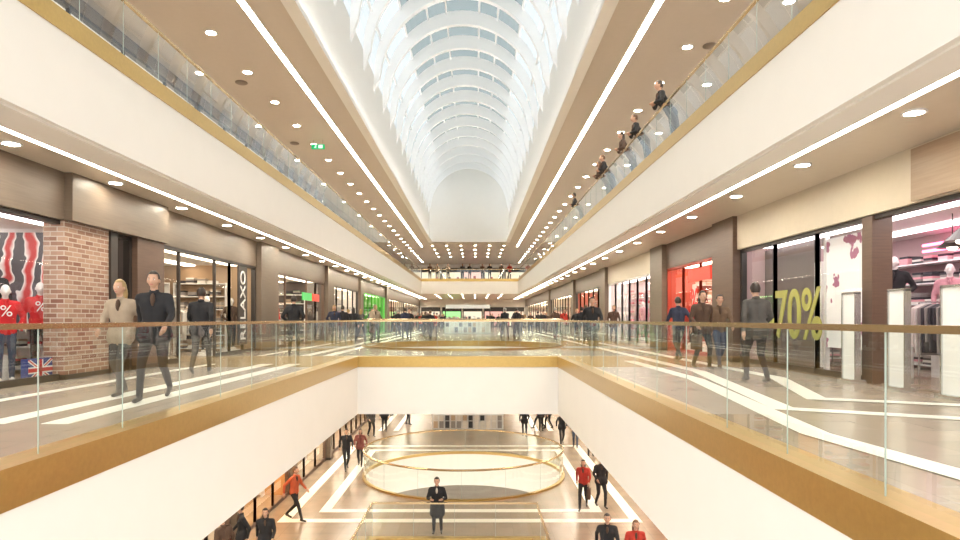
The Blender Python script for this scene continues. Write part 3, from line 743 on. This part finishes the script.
# middle level left
person(-4.6,9.2,0,190,'walk','mid','short',BLK,BLK,1.04)
person(-5.35,9.7,0,175,'walk2','mid','long',TAN,GRY,.99,hr=2)
person(-5.75,13.4,0,10,'walk','mid','short',BLK,GRY,1.03)
person(-5.5,19.4,0,5,'pocket','mid','short',BLK,BLK,1.06)
person(-6.0,29,0,20,'walk2',None,'short',BLK,JEAN,1.)
person(-5.6,29.4,0,10,'walk','long','long',BLK,BLK,.96)
# middle right
person(3.45,18.9,0,180,'walk','mid','short',BLK,GRY,1.02)
person(5.6,17.6,0,5,'walk',None,'short',NAV,GRY,1.)
person(5.2,14.7,0,185,'walk2','mid','long',BRN,BLK,1.02,bag='r')
person(5.75,15.1,0,175,'walk',None,'short',(.13,.08,.05),JEAN,.98)
person(5.1,11.6,0,0,'walk2','mid','short',GRY,BLK,1.03)
# far crowd
poses=['walk','walk2','stand','pocket']; tops=[BLK,GRY,NAV,BRN,BLK,TAN,BLK,BRN,BLK,REDC,BLK]
used=[]
for i in range(60):
    for _ in range(60):
        yy=random.uniform(24,78); xx=random.uniform(-7,6.3)
        if (xx-RC[0])**2+(yy-RC[1])**2<(RR+.6)**2: continue
        if yy<36 and -4.6<xx<3.6 : continue
        if abs(xx+.5)<3 and random.random()<.75: continue
        if 49<yy<53 and -3<xx<2: continue
        if any((xx-a)**2+(yy-c)**2<.9 for a,c in used): continue
        break
    used.append((xx,yy))
    person(xx,yy,0,random.choice([0,180])+random.uniform(-30,30),random.choice(poses),random.choice([None,'mid','long','mid']),random.choice(['short','long','short','bun']),random.choice(tops),random.choice([BLK,GRY,JEAN]),random.uniform(.92,1.05),hr=random.choice([0,0,1,1,2,3]),bag=random.choice([None,None,'r','l']) )
# lower level
person(-1.17,19.72,-H,180,'lean','long','short',BLK,BLK,1.04,name='man_in_dark_coat',bagc=WHC)
person(3.8,22.5,-H,165,'walk',None,'long',REDC,BLK,.98,bag='l',name='woman_in_red_jacket')
person(4.45,22.7,-H,190,'walk2','mid','short',BLK,BLK,1.02,skin=1)
person(3.3,16.0,-H,170,'walk','mid','short',BLK,JEAN,1.03)
person(3.95,15.8,-H,180,'walk2',None,'long',REDC,JEAN,.97,hr=1)
person(-6.0,21.2,-H,250,'walk',None,'short',ORG,BLK,1.0,hr=1)
person(-6.15,16.9,-H,120,'walk2','mid','short',BLK,GRY,1.02)
person(-5.5,16.8,-H,190,'walk','long','long',BLK,BLK,.97)
person(-6.3,16.0,-H,60,'stand',None,'short',BRN,BLK,1.0)
person(-5.7,28.3,-H,200,'walk',None,'short',BLK,BLK,1.03); person(-5.2,29,-H,180,'walk2','mid','long',(.2,.06,.05),BLK,.96)
person(4.6,34,-H,180,'walk','mid','short',BLK,BLK,1.); person(5.2,33.2,-H,170,'walk2',None,'long',GRY,JEAN,.96); person(5.6,31,-H,0,'stand','mid','short',BLK,BLK,1.)
for i in range(10):
    person(random.choice([-1,1])*random.uniform(3,5.6)-.5,random.uniform(35,45),-H,random.uniform(0,360),random.choice(poses),'mid','short',random.choice(tops),BLK,random.uniform(.95,1.04))
# upper level, leaning on right rail
for y,hh,tp,hp in((16.6,1.04,BLK,'short'),(19.2,1.02,BLK,'short'),(20.9,1.,BRN,'long'),(24.0,1.03,BLK,'short'),(24.8,1.,BRN,'long'),(31,1.,BLK,'short')):
    person(URX+.42,y,H,90,'lean2',None,hp,tp,BLK,hh,hr=random.randint(0,1))
for x in(-5,-4.2,-3,-1.4,-.6,.8,1.6,2.9,3.8):
    person(x,FB+.6+random.random()*.1,H,180,random.choice(['lean','stand']),None,random.choice(['short','long']),random.choice(tops),BLK,1.)
# mannequins
mskin=mat('mannequin_white',(.8,.78,.76),.3)
def mannequin(x,y,z,face,pose,top,leg,sym=None,plinth=0,fur=None):
    e=empty('mannequin',(x,y,z)); e.rotation_euler=(0,0,math.radians(face))
    me=full_geo(pose,None,'none',None).copy()
    for i,m in enumerate([mskin,mskin,cloth(top),cloth(leg),mskin,mskin,mskin,cloth(top)]): me.materials[i]=m
    o=bpy.data.objects.new('figure',me); COL.objects.link(o); o.parent=e; o.location=(0,0,plinth)
    b=MB(); b.tube((0,0,0),(0,0,max(plinth,.012)),.3,.3,whitepl,24); b.finish('plinth',parent=e)
    if sym:
        M=Matrix.Translation((0,.135,1.27+plinth))@Matrix(((-1,0,0,0),(0,0,1,0),(0,1,0,0),(0,0,0,1)))
        text(sym,.28,whitepl,'print',parent=e,M=M,extrude=.004)
RD=(.6,.02,.025)
mannequin(-8.5,12.5,.014,-140,'stand',RD,BLK,'%',.1)
mannequin(-8.45,11.5,.014,-135,'pocket',RD,JEAN,'%',.0)
mannequin(-9.65,12.5,.014,-140,'stand',WHC,GRY,None,.75)
mannequin(-9.05,12.0,.014,-140,'stand',BLK,RD,None,.45)
mannequin(-8.4,10.5,.014,-120,'stand',RD,WHC,'%',.05)
mannequin(8.2,12.5,.014,130,'pocket',BLK,(.6,.3,.35),None,.6)
mannequin(9.2,12.4,.014,140,'stand',(.6,.3,.35),WHC,None,.45)
mannequin(9.3,11.2,.014,130,'stand',BLK,(.1,.08,.08),None,.3)
mannequin(8.0,9.2,.014,130,'stand',WHC,(.6,.3,.35),None,.3)
mannequin(-8.4,16.9,.014,-130,'stand',BLK,GRY,None,.1)
mannequin(-8.4,20.0,.014,-130,'stand',TAN,BLK,None,.1)
mannequin(-8.4,22.0,.014,-130,'pocket',BRN,BLK,None,.1)
mannequin(7.9,21.5,.014,130,'stand',WHC,BLK,None,.2)
mannequin(7.9,19.9,.014,130,'pocket',RD,BLK,None,.2)
mannequin(7.9,23.0,.014,130,'pocket',RD,BLK,None,.2)
mannequin(7.9,27,.014,130,'stand',WHC,BLK,None,.2)
mannequin(7.9,30,.014,130,'stand',(.6,.3,.35),BLK,None,.2)
mannequin(-8.5,27,.014,-130,'stand',RD,BLK,None,.2)
# ---------------------------------------------------------------- world/light
w=bpy.data.worlds.new('World'); S.world=w; w.use_nodes=True
bg=w.node_tree.nodes['Background']; bg.inputs[0].default_value=(.97,.98,1,1); bg.inputs[1].default_value=1.9
S.view_settings.view_transform='Standard'; S.view_settings.exposure=.47
# camera
cd=bpy.data.cameras.new('camera'); cd.lens=24; cd.sensor_width=36; cd.shift_x=.005; cd.shift_y=.051; cd.clip_end=300; cd.clip_start=.05
co=bpy.data.objects.new('camera',cd); COL.objects.link(co); co.location=(0,0,1.15); co.rotation_euler=(math.radians(90),0,0); S.camera=co
print('OBJS',len(bpy.data.objects))
